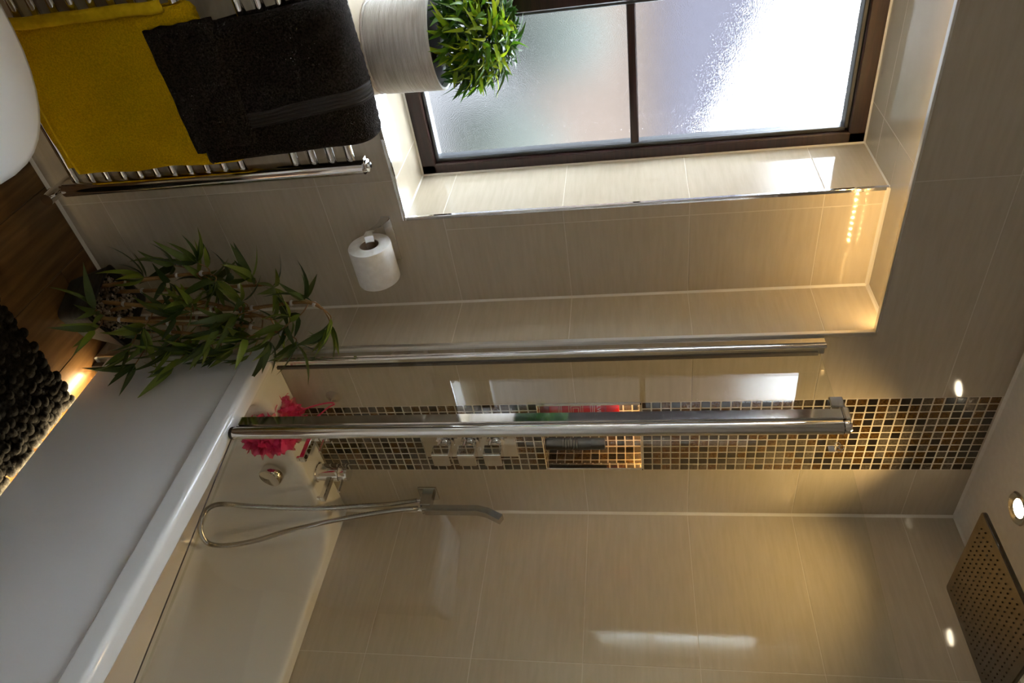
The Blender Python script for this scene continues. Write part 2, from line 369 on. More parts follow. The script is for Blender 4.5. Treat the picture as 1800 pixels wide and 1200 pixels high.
trim(bead('y', (XR, .012, ZS), (XR, D, ZS), (-1, 0, 0), (0, 0, -1), .007), silicone_m, 'white silicone bead at the soffit end')
trim(bead('y', (XWR, D, ZS), (XWR, YW, ZS), (-1, 0, 0), (0, 0, -1), .003), silicone_m, 'white silicone bead at the window head corner')
trim(bead('y', (XWR, D, ZSILL), (XWR, YW, ZSILL), (-1, 0, 0), (0, 0, 1), .003), silicone_m, 'white silicone bead at the sill corner')
trim(bead('z', (XWR, YW, ZSILL), (XWR, YW, ZS), (-1, 0, 0), (0, -1, 0), .004), silicone_m, 'white silicone bead beside the window frame')
trim(bead('x', (XWR, YW, ZS), (XWL, YW, ZS), (0, -1, 0), (0, 0, -1), .004), silicone_m, 'white silicone bead above the window frame')
trim(bead('x', (XWR, YW, ZSILL), (XWL, YW, ZSILL), (0, -1, 0), (0, 0, 1), .004), silicone_m, 'white silicone bead under the window frame')
trim(bead('x', (XR, D, 0), (XL, D, 0), (0, -1, 0), (0, 0, 1), .007), silicone_m, 'pale sealant line between floor and window wall')
trim(bead('x', (XR, 0, 0), (-.64, 0, 0), (0, -1, 0), (0, 0, 1), .006), silicone_m, 'pale sealant line at the foot of the end wall')
trim(bead('x', (0, 0, ZC), (XL, 0, ZC), (0, -1, 0), (0, 0, -1), .006), paint_m, 'painted joint between ceiling and end wall')
trim(bead('y', (0, 0, ZC), (0, YF, ZC), (-1, 0, 0), (0, 0, -1), .006), paint_m, 'painted joint between ceiling and long wall')
trim(MB().cbox(XR - .0012, XR + .011, -.0012, .011, 0, ZL, .0015), alu_m, 'chrome edge strip on the recess corner')
trim(MB().cbox(XL, XR, -.0012, .0125, ZL - .003, ZL + .002, .0008), alu_m, 'chrome edge strip under the bulkhead')
trim(MB().cbox(XWR - .0012, XWR + .0085, D - .0012, D + .008, ZSILL, ZS, .0015), chrome_m, 'chrome edge strip beside the window recess')
trim(MB().cbox(XWL, XWR + .0085, D - .0012, D + .008, ZSILL - .0085, ZSILL + .0012, .0015), chrome_m, 'chrome edge strip along the sill')
trim(MB().cbox(AM - .0085, AM + .0005, -.0014, .02, NZ0, NZ1, .0012), chrome_m, 'chrome strip on the bath-corner side of the niche')
trim(MB().cbox(BM - .0005, BM + .0085, -.0014, .02, NZ0, NZ1, .0012), chrome_m, 'chrome strip on the window side of the niche')
trim(MB().cbox(BM, AM, -.0014, .012, NZ1 - .005, NZ1 + .0005, .0012), chrome_m, 'chrome strip at the top of the niche')

# window: two frosted casements in a dark wood-effect frame
win = empty('window_1', (-1.40, YW, ZSILL)); win['kind'] = 'structure'; win['label'] = 'dark framed window with frosted panes and a glazing bar'
def wpart(name, mb, mat, parent=win, **kw):
    o = mb.build(name, mat, None, **kw); o.parent = parent; o.matrix_parent_inverse = Matrix.Translation((1.40, -YW, -ZSILL)); return o
FB = .042
wpart('frame', MB().cbox(XWL, XWR, YW, YW + .06, ZSILL, ZSILL + FB, .003).cbox(XWL, XWR, YW, YW + .06, ZS - FB, ZS, .003)
      .cbox(XWR - .030, XWR, YW, YW + .06, ZSILL, ZS, .003).cbox(XWL, XWL + .030, YW, YW + .06, ZSILL, ZS, .003), frame_m)
wpart('mullion', MB().cbox(-1.440, -1.368, YW, YW + .06, ZSILL + FB, ZS - FB, .003), frame_m)
for x0, x1 in ((-1.368, XWR - .030), (XWL + .030, -1.440)):
    z0, z1 = ZSILL + FB, ZS - FB; b = .010
    wpart('glazing_bead', MB().cbox(x0, x1, YW + .012, YW + .05, z0, z0 + b, .002).cbox(x0, x1, YW + .012, YW + .05, z1 - b, z1, .002)
          .cbox(x0, x0 + b, YW + .012, YW + .05, z0, z1, .002).cbox(x1 - b, x1, YW + .012, YW + .05, z0, z1, .002), bead_m)
    wpart('pane', MB().box(x0 + .002, x1 - .002, YW + .026, YW + .031, z0 + .002, z1 - .002), frost_m)
    wpart('glazing_bar', MB().cbox(x0, x1, YW + .017, YW + .026, 1.494, 1.515, .003), frame_m)

# outside: paving, hedge, neighbouring house
struct('ground', MB().box(-30, 30, YW + .2, 60, -.9, -.6), pave_m, 'pale paving outside the window')
hs = empty('neighbour_house', (0, 14, -.6), 0, 'tan brick house with grey roof blurred beyond the frosted window', 'house')
MB().box(-22, 9.5, 0, 6, 0, 2.75).build('wall', brick_m, hs)
MB().add([(-22.4, -.4, 2.7), (10, -.4, 2.7), (10, 6.4, 2.7), (-22.4, 6.4, 2.7), (-22.4, 3, 6.2), (3.2, 3, 6.2)], [(0, 1, 5, 4), (3, 4, 5, 2), (0, 4, 3), (1, 2, 5), (0, 3, 2, 1)]).build('roof', roof_m, hs)
def bush(loc, rx, ry, rz, label, seed):
    r2 = random.Random(seed); bm = bmesh.new(); bmesh.ops.create_icosphere(bm, subdivisions=4, radius=1)
    for v in bm.verts:
        k = 1 + .25 * noise.noise(v.co * 2.5 + Vector((seed, 0, 0))); v.co = Vector((v.co.x * rx * k, v.co.y * ry * k, v.co.z * rz * k))
    me = bpy.data.meshes.new('m'); bm.to_mesh(me); bm.free(); me.polygons.foreach_set('use_smooth', [True] * len(me.polygons))
    return tag(obj('garden_shrub', me, hedge_m, None, loc), label, 'shrub', 'garden shrubs outside the window')
bush((1.9, 6.5, -.1), .55, .5, .75, 'round green shrub nearest the window outside', 1)
bush((2.1, 11.0, .2), .8, .7, .9, 'green shrub in front of the brick house outside', 2)

# ------------------------------------------------------------------ bath
bath = empty('bathtub', (-.36, -.85, 0), 0, 'white built-in bath with lit panel plinth along the tiled wall', 'bathtub')
def child(mb, name, mat, parent, root=None, **kw):
    o = mb.build(name, mat, None, **kw); o.parent = parent
    o.matrix_parent_inverse = Matrix.Translation(-Vector((root or parent).location)) if (root or parent).type == 'EMPTY' or root else Matrix()
    return o
ZB = .533
arc = [(-.726 + .013 * (1 - math.cos(math.radians(a))), ZB - .013 + .013 * math.sin(math.radians(a))) for a in range(0, 91, 15)]
R_ = [rrect(-.712, -.003, -1.715, -.002, .004, .478), rrect(-.723, -.002, -1.717, -.0015, .004, .4785), rrect(-.7255, -.002, -1.717, -.0015, .004, .481), rrect(-.726, -.002, -1.717, -.0015, .004, .484)]
R_ += [rrect(x, -.0025, -1.716, -.002, .004, z) for x, z in [(-.726, ZB - .016)] + arc + [(-.711, ZB)]]
R_ += [rrect(-.682, -.036, -1.62, -.096, .075, ZB), rrect(-.680, -.038, -1.618, -.098, .077, ZB - .0003), rrect(-.676, -.042, -1.612, -.103, .083, ZB - .003), rrect(-.673, -.045, -1.606, -.107, .088, ZB - .008), rrect(-.671, -.047, -1.603, -.110, .09, ZB - .016), rrect(-.670, -.048, -1.60, -.111, .09, ZB - .022),
       rrect(-.648, -.075, -1.54, -.130, .10, .33), rrect(-.632, -.090, -1.48, -.150, .10, .20), rrect(-.620, -.102, -1.45, -.166, .10, .165), rrect(-.600, -.122, -1.42, -.19, .10, .145), rrect(-.56, -.16, -1.38, -.23, .09, .138), rrect(-.54, -.18, -1.36, -.25, .09, .1375)]
child(MB().loft(R_, False, True), 'tub', acrylic_m, bath, angle=60)
child(MB().cbox(-.703, -.690, -1.715, -.003, .040, .482, .002), 'side_panel', panel_m, bath)
child(MB().cbox(-.697, -.675, -.030, -.012, .0, .042, .002), 'foot', black_m, bath)
child(MB().cbox(-.697, -.675, -1.70, -1.68, .0, .042, .002), 'foot', black_m, bath)
ov = child(MB().lathe([(.033, 0), (.034, .004), (.034, .022), (.031, .027), (.0, .028)], 32, (0, 0, 0), 'y', False), 'overflow_filler', satin_m, bath, angle=35)
ov.matrix_parent_inverse = Matrix(); ov.location = Vector((-.352, -.122, .452)) - Vector(bath.location); ov.rotation_euler = (math.radians(-10), 0, math.pi)
child(MB().lathe([(.032, 0), (.032, .004), (.02, .007), (.0, .007)], 24, (-.36, -.42, .139), 'z', False), 'waste_cover', chrome_m, bath, angle=35)

def led_strip(name, label, pts, n, mat, size, axis_dir):
    e = empty(name, pts[0], 0, label, 'led strip', 'hidden warm led strips')
    p, q = Vector(pts[0]), Vector(pts[1]); t = (q - p).normalized(); nrm = Vector(axis_dir); s = t.cross(nrm).normalized()
    w = .004
    vs = [a + s * b * w + nrm * c for a in (Vector(), q - p) for b in (-1, 1) for c in (-.0012, 0)]
    MB().add(vs, [(0, 1, 3, 2), (4, 6, 7, 5), (0, 4, 5, 1), (2, 3, 7, 6), (0, 2, 6, 4), (1, 5, 7, 3)]).build('tape', silicone_m, e)
    mb = MB(); h = size / 2
    for i in range(n):
        c = (q - p) * ((i + .5) / n) + nrm * .0008
        mb.add([c - t * h - s * h, c + t * h - s * h, c + t * h + s * h, c - t * h + s * h], [(0, 1, 2, 3)])
    me = mb.me(fix=False)
    o = obj('diodes', me, mat, e); o['kind'] = 'stuff'
    if me.polygons[0].normal.dot(nrm) < 0: me.flip_normals()
    return e
led_strip('led_strip', 'warm led strip hidden behind the bulkhead lip over the window recess', [(-.72, .0145, 2.051), (-2.06, .0145, 2.051)], 78, led_m, .005, (0, .94, -.34))
led_strip('led_strip', 'warm led strip under the bath panel at floor level', [(-.683, -.045, .030), (-.683, -1.66, .030)], 120, ledb_m, .005, (-.5, 0, -.866))
led_strip('led_strip', 'warm led strip at the top of the mosaic niche', [(BM + .012, .016, NZ1 - .004), (AM - .012, .016, NZ1 - .004)], 18, ledn_m, .005, (0, .5, -.866))

# taps on the bath deck
def pillar_tap(x, label):
    e = empty('pillar_tap', (x, -.052, ZB), 0, label, 'tap', 'pillar taps on the bath deck')
    ring = lambda z, s: [Vector((s * .024 * math.cos(a), s * .028 * math.sin(a), z)) for a in [2 * math.pi * k / 24 for k in range(24)]]
    MB().loft([ring(0, 1.12), ring(.004, 1.12), ring(.006, 1), ring(.070, 1), ring(.0725, .97)]).build('body', chrome_m, e, angle=35)
    cap = MB().loft([ring(.074, .96), ring(.076, 1.0), ring(.098, 1.02), ring(.101, .97)]).build('cap', chrome_m, e, angle=35)
    MB().cbox(-.0105, .0105, -.100, -.012, .040, .056, .002).build('spout', chrome_m, e)
    MB().lathe([(.007, 0), (.0075, .002), (.0075, .008), (.006, .009)], 16, (0, -.094, .032), 'z').build('aerator', chrome_m, e, angle=35)
    MB().tube([(0, -.02, .088), (0, -.072, .090)], .0042, 12).build('lever', chrome_m, cap, angle=40)
    return e
pillar_tap(-.262, 'chrome pillar tap nearer the hand shower'); pillar_tap(-.440, 'chrome pillar tap partly behind the screen post')

# ------------------------------------------------------------------ bath screen
scr = empty('bath_screen', (-.69, -.26, ZB), 0, 'clear glass bath screen with chrome wall channel and centre post', 'bath screen')
child(MB().cbox(-.700, -.664, -.024, .0, ZB + .012, 1.925, .002), 'wall_channel', satin_m, scr)
child(MB().tube([(-.692, -.026, ZB + .012), (-.692, -.026, 1.925)], .006, 12), 'channel_bead', chrome_m, scr, angle=40)
child(MB().box(-.672, -.664, -.028, -.022, ZB + .012, 1.91), 'channel_seal', rubber_m, scr)
child(MB().box(-.693, -.687, -.236, -.010, ZB + .010, 1.908), 'glass_panel', glass_m, scr)
child(MB().cbox(-.702, -.678, -.262, -.232, ZB + .006, 1.912, .0025), 'flat_profile', satin_m, scr)
child(MB().tube([(-.694, -.279, ZB + .008), (-.694, -.279, 1.905)], .0145, 24), 'hinge_tube', satin_m, scr, angle=40)
child(MB().box(-.699, -.683, -.2655, -.2615, ZB + .008, 1.905), 'post_seal', rubber_m, scr)
child(MB().cbox(-.705, -.675, -.266, -.230, 1.911, 1.925, .003), 'end_cap', chrome_m, scr)
child(MB().lathe([(.013, 0), (.014, .003), (.014, .010), (.010, .014), (.0, .014)], 20, (-.694, -.279, 1.908), 'z', False), 'end_cap', chrome_m, scr, angle=35)
child(MB().lathe([(.014, 0), (.015, .002), (.015, .008), (.010, .009)], 20, (-.694, -.279, ZB + .0005), 'z'), 'foot_cap', black_m, scr, angle=35)
child(MB().cbox(-.700, -.680, -.226, -.196, 1.893, 1.922, .002), 'glass_clamp', satin_m, scr)
# swinging panel
HX, HY = -.688, -.292; L2 = .78; ang = math.atan2(.152, 1.0); dx, dy = math.sin(ang), -math.cos(ang); nx, ny = math.cos(ang), math.sin(ang)
def swing(u0, u1, t0, t1, z0, z1):
    vs = [(HX + dx * u + nx * t, HY + dy * u + ny * t, z) for u in (u0, u1) for t in (t0, t1) for z in (z0, z1)]
    return MB().add(vs, [(0, 1, 3, 2), (4, 6, 7, 5), (0, 4, 5, 1), (2, 3, 7, 6), (0, 2, 6, 4), (1, 5, 7, 3)])
child(swing(0, L2, -.003, .003, ZB + .016, 1.905), 'glass_panel', glass_m, scr)
child(swing(0, L2, -.0045, .0045, ZB + .007, ZB + .017), 'bottom_seal', glass_m, scr)
child(swing(0, L2, -.0048, -.0034, ZB + .0055, ZB + .0080), 'seal_fin', rubber_m, scr)
em = swing(.030, .044, -.0036, -.0031, 1.868, 1.880)
for i in range(3):
    u0 = .028 + .006 * i; 
    mbv = [(HX + dx * (u0 + .006 * math.cos(a) * s) - nx * .0034, HY + dy * (u0 + .006 * math.cos(a) * s) - ny * .0034, 1.888 + .005 * (i % 2) + .006 * math.sin(a) * s) for s in (1, .75) for a in [2 * math.pi * k / 16 for k in range(16)]]
    em.add(mbv, [(k, (k + 1) % 16, 16 + (k + 1) % 16, 16 + k) for k in range(16)])
child(em, 'etched_emblem', etch_m, scr)

# ------------------------------------------------------------------ shower fittings
sv = empty('shower_valve', (-.348, 0, .87), 0, 'chrome shower valve plate with three square knobs on the mosaic', 'shower valve')
MB().cbox(-.067, .067, -.011, -.0005, .0, .276, .002).build('plate', chrome_m, sv)
for i, z in enumerate((.071, .145, .219)):
    k = MB().cbox(-.024, .024, -.080, -.042, z - .025, z + .025, .0018).build('knob', chrome_m, sv)
    MB().lathe([(.027, -.011), (.027, -.016), (.021, -.018), (.021, -.034), (.017, -.042)], 28, (-.0, 0, z), 'y').build('collar', chrome_m, k, angle=35)

hs_ = empty('hand_shower', (-.098, 0, .80), 0, 'slim square chrome hand shower on its wall bracket with hose', 'hand shower')
MB().cbox(-.030, .030, -.009, -.0005, .004, .064, .0015).build('wall_plate', tool_m, hs_)
MB().cbox(-.016, .016, -.058, -.008, .018, .052, .002).build('bracket', tool_m, hs_)
MB().cbox(-.013, .013, -.074, -.050, .026, .044, .002).build('cradle', tool_m, hs_)
def strap(path, w, th, across):  # rectangular bar along a path
    rings = []; path = [Vector(p) for p in path]; ac = Vector(across)
    for i, p in enumerate(path):
        t = (path[min(i + 1, len(path) - 1)] - path[max(i - 1, 0)]).normalized(); n = t.cross(ac).normalized()
        rings.append([p + ac * w / 2 + n * th / 2, p - ac * w / 2 + n * th / 2, p - ac * w / 2 - n * th / 2, p + ac * w / 2 - n * th / 2])
    return MB().loft(rings)
strap([(0, -.066, .036), (0, -.066, .12), (0, -.066, .20), (0, -.074, .232), (0, -.098, .278)], .024, .021, (1, 0, 0)).build('handset', tool_m, hs_)
MB().tube([(0, -.066, .012), (0, -.066, .036)], .0085, 16).build('hose_nut', chrome_m, hs_, angle=40)
MB().tube([(-.004, -.034, .004), (-.004, -.034, .026)], .0085, 16).build('hose_nut', chrome_m, hs_, angle=40)
hp = [(-0.102, -0.034, 0.807), (-0.126, -0.065, 0.738), (-0.154, -0.092, 0.679), (-0.187, -0.128, 0.536), (-0.244, -0.165, 0.371), (-0.289, -0.19, 0.309), (-0.303, -0.205, 0.279), (-0.298, -0.225, 0.257), (-0.256, -0.235, 0.229), (-0.209, -0.238, 0.212), (-0.154, -0.235, 0.21), (-0.136, -0.228, 0.26), (-0.128, -0.205, 0.34), (-0.138, -0.18, 0.427), (-0.14, -0.15, 0.528), (-0.134, -0.12, 0.627), (-0.119, -0.085, 0.741), (-0.106, -0.066, 0.815)]
def spline(pts, n):
    pts = [Vector(p) for p in pts]; out = []
    for i in range(len(pts) - 1):
        p0, p1, p2, p3 = pts[max(i - 1, 0)], pts[i], pts[i + 1], pts[min(i + 2, len(pts) - 1)]
        for k in range(n):
            t = k / n; out.append(.5 * (2 * p1 + (p2 - p0) * t + (2 * p0 - 5 * p1 + 4 * p2 - p3) * t * t + (3 * p1 - p0 - 3 * p2 + p3) * t ** 3))
    return out + [pts[-1]]
HP = spline(hp, 30)
o = MB().tube(HP, .007, 12, True, [.0068 + .0013 * (i % 2) for i in range(len(HP))]).build('hose', tool_m, None, angle=60)
o.parent = hs_; o.matrix_parent_inverse = Matrix.Translation((.098, 0, -.80))

rh = empty('rain_shower_head', (-.336, -.476, 2.20), 0, 'square brushed metal rain shower head below the ceiling', 'shower head')
MB().loft([rrect(-.150, .150, -.1415, .1415, .008, 0), rrect(-.152, .152, -.1435, .1435, .010, .002), rrect(-.152, .152, -.1435, .1435, .010, .008), rrect(-.150, .150, -.1415, .1415, .008, .010)]).build('plate', steel_m, rh)
mb = MB()
for i in range(16):
    for j in range(16):
        x, y = -.128 + .256 * (i + .5 * (j % 2)) / 15.5, -.120 + .24 * j / 15
        mb.lathe([(.0021, .0005), (.0016, -.0022), (.0, -.0024)], 6, (x, y, 0), 'z', False)
tag(mb.build('nozzles', nozzle_m, rh), kind='stuff')
MB().lathe([(.024, .010), (.024, .022), (.011, .030), (.011, .163), (.028, .1635), (.028, .1695)], 24, (0, 0, 0), 'z').build('ceiling_arm', satin_m, rh, angle=35)

dl = empty('downlight', (-.314, -.200, ZC), 0, 'round recessed chrome ceiling downlight glowing warm', 'downlight')
MB().lathe([(.0405, -.0005), (.0405, -.003), (.037, -.006), (.026, -.004), (.023, -.001), (.022, .0)], 40, close=False).build('bezel', satin_m, dl, angle=35)
MB().lathe([(.0215, -.0015), (.012, -.003), (.0, -.0032)], 32, close=False).build('lens', lamp_m, dl, smooth=True)
ld = bpy.data.lights.new('downlight_beam', 'SPOT'); ld.energy = P_SPOT * 3; ld.color = (1, .67, .27); ld.spot_size = math.radians(108); ld.spot_blend = .9; ld.shadow_soft_size = .02
lo = bpy.data.objects.new('downlight_beam', ld); COL.objects.link(lo); lo.parent = dl; lo.location = (0, 0, -.012)

# niche contents
bt = empty('shampoo_bottle', (-.425, .045, NZ0 + .0015), math.radians(-22), 'red shampoo bottle standing in the mosaic niche', 'bottle')
ell = lambda a, b, z: [Vector((a * math.cos(t), b * math.sin(t), z)) for t in [2 * math.pi * k / 32 for k in range(32)]]
MB().loft([ell(.028, .017, .0), ell(.029, .018, .002), ell(.029, .018, .024), ell(.027, .016, .026)]).build('cap', dkred_m, bt, angle=35)
MB().loft([ell(.030, .018, .026), ell(.033, .020, .034), ell(.036, .021, .10), ell(.036, .021, .19), ell(.034, .020, .212), ell(.030, .017, .2175)]).build('bottle_body', red_m, bt, angle=35)
def text(s, size, loc, mat, parent, name='lettering'):
    c = bpy.data.curves.new('t', 'FONT'); c.body = s; c.size = size; c.align_x = 'CENTER'; c.extrude = .0002
    o = bpy.data.objects.new('t', c); COL.objects.link(o); dg = bpy.context.evaluated_depsgraph_get(); me = bpy.data.meshes.new_from_object(o.evaluated_get(dg)); bpy.data.objects.remove(o)
    for v in me.vertices:     # wrap round the oval bottle
        x, y, z = v.co; t = x / .036; v.co = Vector((.0362 * math.sin(t), -.0213 * math.cos(t) - .0004 - z, y))
    return obj(name, me, mat, parent, loc)
text("L'ORÉAL", .0085, (0, 0, .178), redtxt_m, bt); text('ELVIVE', .0155, (0, 0, .158), white_m, bt)
def wrapbar(x0, x1, z0, z1, off=.0213):
    n = 6; vs = []
    for k in range(n + 1):
        t = (x0 + (x1 - x0) * k / n) / .036
        vs += [(.0364 * math.sin(t), -(off + .0003) * math.cos(t), z0), (.0364 * math.sin(t), -(off + .0003) * math.cos(t), z1)]
    return vs, [(2 * k, 2 * k + 2, 2 * k + 3, 2 * k + 1) for k in range(n)]
mb = MB()
for x0, x1, z0, z1 in ((-.022, .022, .150, .1515), (-.016, .016, .145, .1462), (-.018, .018, .140, .1408), (-.014, .014, .060, .0608), (-.017, .017, .056, .0568), (-.012, .012, .052, .0528)): mb.add(*wrapbar(x0, x1, z0, z1))
o = obj('print_lines', mb.me(fix=False), white_m, bt); o['kind'] = 'stuff'
mb = MB()
for h in (.020, .014, .008):
    c_ = .100; w_ = .0016
    for x0, x1, z0, z1 in ((-h, h, c_ + h - w_, c_ + h), (-h, h, c_ - h, c_ - h + w_), (-h, -h + w_, c_ - h, c_ + h), (h - w_, h, c_ - h, c_ + h)): mb.add(*wrapbar(x0, x1, z0, z1))
obj('square_emblem', mb.me(fix=False), gold_m, bt)
bb = empty('black_bottle', (-.278, .040, NZ0 + .0015), 0, 'black ribbed bottle standing in the niche behind the screen', 'bottle')
pr = [(.017, 0), (.0185, .002), (.0185, .03)]
for i in range(6): pr += [(.0185, .05 + .008 * i), (.0165, .053 + .008 * i), (.0185, .056 + .008 * i)]
pr += [(.0185, .125), (.0175, .132)]
MB().lathe(pr, 24).build('bottle_body', black_m, bb, angle=25)
MB().lathe([(.0165, .132), (.0175, .134), (.0175, .168), (.016, .171)], 24).build('cap', black_m, bb, angle=35)

# pink bath puff on a suction hook
hk = empty('suction_hook', (-.531, 0, .653), 0, 'clear suction cup hook on the tile holding the pink puff', 'hook')
MB().lathe([(.022, -.0004), (.018, -.003), (.008, -.006), (.006, -.010), (.0, -.011)], 28, (0, 0, 0), 'y', False).build('suction_cup', simple('clear_plastic', (.42, .38, .32), .15), hk, smooth=True)
MB().tube([(0, -.009, .0), (0, -.020, -.002), (0, -.026, .004), (0, -.026, .012)], .002, 8).build('hook_arm', simple('clear_plastic_arm', (.5, .46, .4), .2), hk, smooth=True)
pf = empty('bath_puff', (-.508, -.080, .492), 0, 'bright pink mesh bath puff hanging by a cord above the bath', 'bath puff')
def petal(d, R0, r3):
    """a crumpled cup of net facing direction d"""
    a = d.orthogonal().normalized(); b = d.cross(a); n, m = 30, 6; vs = []; fs = []; ph = r3.random() * 6; k = r3.choice((3, 4, 5)); tilt = Vector((r3.gauss(0, .35), r3.gauss(0, .35), r3.gauss(0, .35)))
    ax = (d + tilt).normalized(); rr = r3.uniform(.026, .038)
    for i in range(n):
        t = 2 * math.pi * i / n
        for j in range(m):
            q = j / (m - 1); rad = rr * (.12 + .88 * q) * (1 + .16 * math.sin(k * t + ph) * q + .06 * math.sin(11 * t + ph) * q)
            vs.append(d * R0 + (a * math.cos(t) + b * math.sin(t)) * rad + ax * (rr * (.75 * q ** 1.6) + .007 * math.sin((k + 3) * t + 2 * ph) * q))
    for i in range(n):
        for j in range(m - 1): fs.append((i * m + j, ((i + 1) % n) * m + j, ((i + 1) % n) * m + j + 1, i * m + j + 1))
    return vs, fs
mb = MB(); r3 = random.Random(8)
for k in range(58):                          # evenly spread directions
    z_ = 1 - 2 * (k + .5) / 58; t_ = k * 2.39996; d_ = Vector((math.sqrt(1 - z_ * z_) * math.cos(t_), math.sqrt(1 - z_ * z_) * math.sin(t_), z_))
    mb.add(*petal(d_, .058 + r3.uniform(-.012, .004), r3))
me = mesh(mb.v, mb.f, True); o = obj('mesh_ruffles', me, pink_m, pf)
cp = [(-.012, .03, .06), (-.022, .044, .11), (-.026, .052, .15), (-.024, .054, .169), (-.018, .054, .169), (-.010, .050, .15), (.012, .034, .11), (.016, .024, .06)]
MB().tube(spline(cp, 8), .0022, 8).build('cord', cord_m, pf, smooth=True)

# ------------------------------------------------------------------ towel radiator and towels
rad = empty('towel_radiator', (-1.42, D, .10), 0, 'chrome ladder towel radiator on the wall below the window', 'radiator')
RY = .090
def rchild(mb, name, mat, parent=rad, **kw):
    o = mb.build(name, mat, None, **kw); o.parent = parent; o.matrix_parent_inverse = Matrix.Translation((1.42, -D, -.10)); return o
def dpro(x0, x1):
    n = 12; xc = (x0 + x1) / 2; w = (x1 - x0) / 2
    pts = [(xc + w * math.cos(math.pi * k / n), RY - .004 - .020 * math.sin(math.pi * k / n)) for k in range(n + 1)]
    return list(reversed(pts)) + [(x1, RY + .014), (x0, RY + .014)]
for x0 in (-1.190, -1.690):
    xr = x0 + .034
    rl = rchild(MB().prism(dpro(x0, xr), 'z', .140, .905), 'rail', chrome_m, angle=30)
    rchild(MB().lathe([(.0135, .905), (.0145, .907), (.0145, .912), (.008, .913), (.007, .918), (.0, .918)], 20, (x0 + .017, RY, 0), 'z', False), 'end_cap', chrome_m, angle=35)
    rchild(MB().tube([(x0 + .017, RY, .142), (x0 + .017, RY, .118)], .010, 16), 'valve_stem', chrome_m, angle=40)
    rchild(MB().tube([(x0 + .017, RY - .012, .115), (x0 + .017, RY + .02, .115), (x0 + .017, D - .002, .115)], .012, 16), 'valve', chrome_m, angle=40)
    rchild(MB().tube([(x0 + .017, RY - .012, .115), (x0 + .017, RY - .050, .115)], .015, 16), 'valve_head', chrome_m, angle=40)
    for z in (.30, .80): rchild(MB().tube([(x0 + .017, RY, z), (x0 + .017, D - .001, z)], .008, 12), 'wall_bracket', chrome_m, angle=40)
for k in range(17):
    z = .170 + .0439 * k
    if k in (11, 12): continue
    rchild(MB().tube([(-1.680, RY + .008, z), (-1.430, RY + .008, z), (-1.168, RY + .008, z)], .0105, 14), 'bar', chrome_m, angle=40)

def towel(name, x0, x1, zbar, zfront, zback, mat, thick, label, seed, ridges=None, lean=0., skew=0., puffs=1.):
    """towel folded over a radiator bar: outer and inner skins of a strip that runs up the front, over the bar and down the back"""
    e = empty(name, ((x0 + x1) / 2, RY, zfront), 0, label, 'towel', 'towels on the radiator'); O = Vector(e.location)
    rb = .015; path = []
    n1 = 46
    for i in range(n1): path.append((RY + .008 - rb, zfront + (zbar - zfront) * i / n1, i / n1))
    for i in range(13): a = math.pi * i / 12; path.append((RY + .008 - rb * math.cos(a), zbar + rb * math.sin(a), 1))
    n2 = 20
    for i in range(1, n2): path.append((RY + .008 + rb, zbar - (zbar - zback) * i / n2, 1))
    nx_ = 60; vs = []; fs = []; m = len(path)
    def surf(i, u, side, extra=0.):
        y, z, f = path[i]; i0, i1 = path[max(i - 1, 0)], path[min(i + 1, m - 1)]; t = Vector((0, i1[0] - i0[0], i1[1] - i0[1])).normalized(); nrm = Vector((0, -t.z, t.y)); x = x0 + (x1 - x0) * u
        edge = min(1, min(u, 1 - u) * 16); edge2 = min(1, min(i, m - 1 - i) / 2.5); ed = math.sqrt(max(0, 1 - (1 - edge) ** 2)) * math.sqrt(max(0, 1 - (1 - edge2) ** 2))
        off = side * thick * (.25 + .75 * ed) + extra
        if side: off += puffs * .012 * (1 - f * .5) * (noise.noise(Vector((x * 7 + seed, z * 5, 0))) + .2) * ed + (.0026 * noise.noise(Vector((x * 170, z * 170, seed))) * ed if not extra else 0)
        zz = z + skew * (u - .5) * (1 - f) + .006 * noise.noise(Vector((x * 9, seed, 3))) * (1 - f)
        return Vector((x + lean * (zbar - z) * (1 - .6 * u) + .005 * noise.noise(Vector((z * 10, seed, u * 2 + 7))), y, zz)) + nrm * off - O
    for side in (1, 0):
        for i in range(m):
            for j in range(nx_ + 1): vs.append(surf(i, j / nx_, side))
    K = m * (nx_ + 1)
    for i in range(m - 1):
        for j in range(nx_):
            a = i * (nx_ + 1) + j; b = a + 1; c = a + nx_ + 2; d = a + nx_ + 1
            fs.append((a, d, c, b)); fs.append((a + K, b + K, c + K, d + K))
    for i in range(m - 1):
        for j in (0, nx_):
            a = i * (nx_ + 1) + j; d = a + nx_ + 1; fs.append((a, a + K, d + K, d) if j == 0 else (a, d, d + K, a + K))
    for j in range(nx_):
        a = j; b = j + 1; fs.append((a, b, b + K, a + K)); a = (m - 1) * (nx_ + 1) + j; b = a + 1; fs.append((a, a + K, b + K, b))
    o = obj('cloth', mesh(vs, fs, True), mat, e)
    hem = [surf(1, .02 + .96 * k / 40, 1, .0012) for k in range(41)]
    MB().tube(hem, .0032, 8).build('hem', cband_m if ridges else yhem_m, e, smooth=True)
    if ridges:
        nb = 40; bv = []; bf = []; last = n1 + 7
        for i in range(1, last):
            for k in range(nb + 1): bv.append(surf(i, ridges - .075 * path[i][2] + .115 * k / nb, 1, .0006 + .0030 * abs(math.sin(math.pi * 4.5 * k / nb))))
        for i in range(last - 2):
            for k in range(nb): a = i * (nb + 1) + k; bf.append((a, a + nb + 1, a + nb + 2, a + 1))
        obj('ribbed_border', mesh(bv, bf, True), cband_m, e)
    return e, O
ey, OY = towel('bath_towel', -1.548, -1.212, .609, .205, .30, yellow_m, .016, 'mustard yellow towel on the lower bars of the radiator', 1)
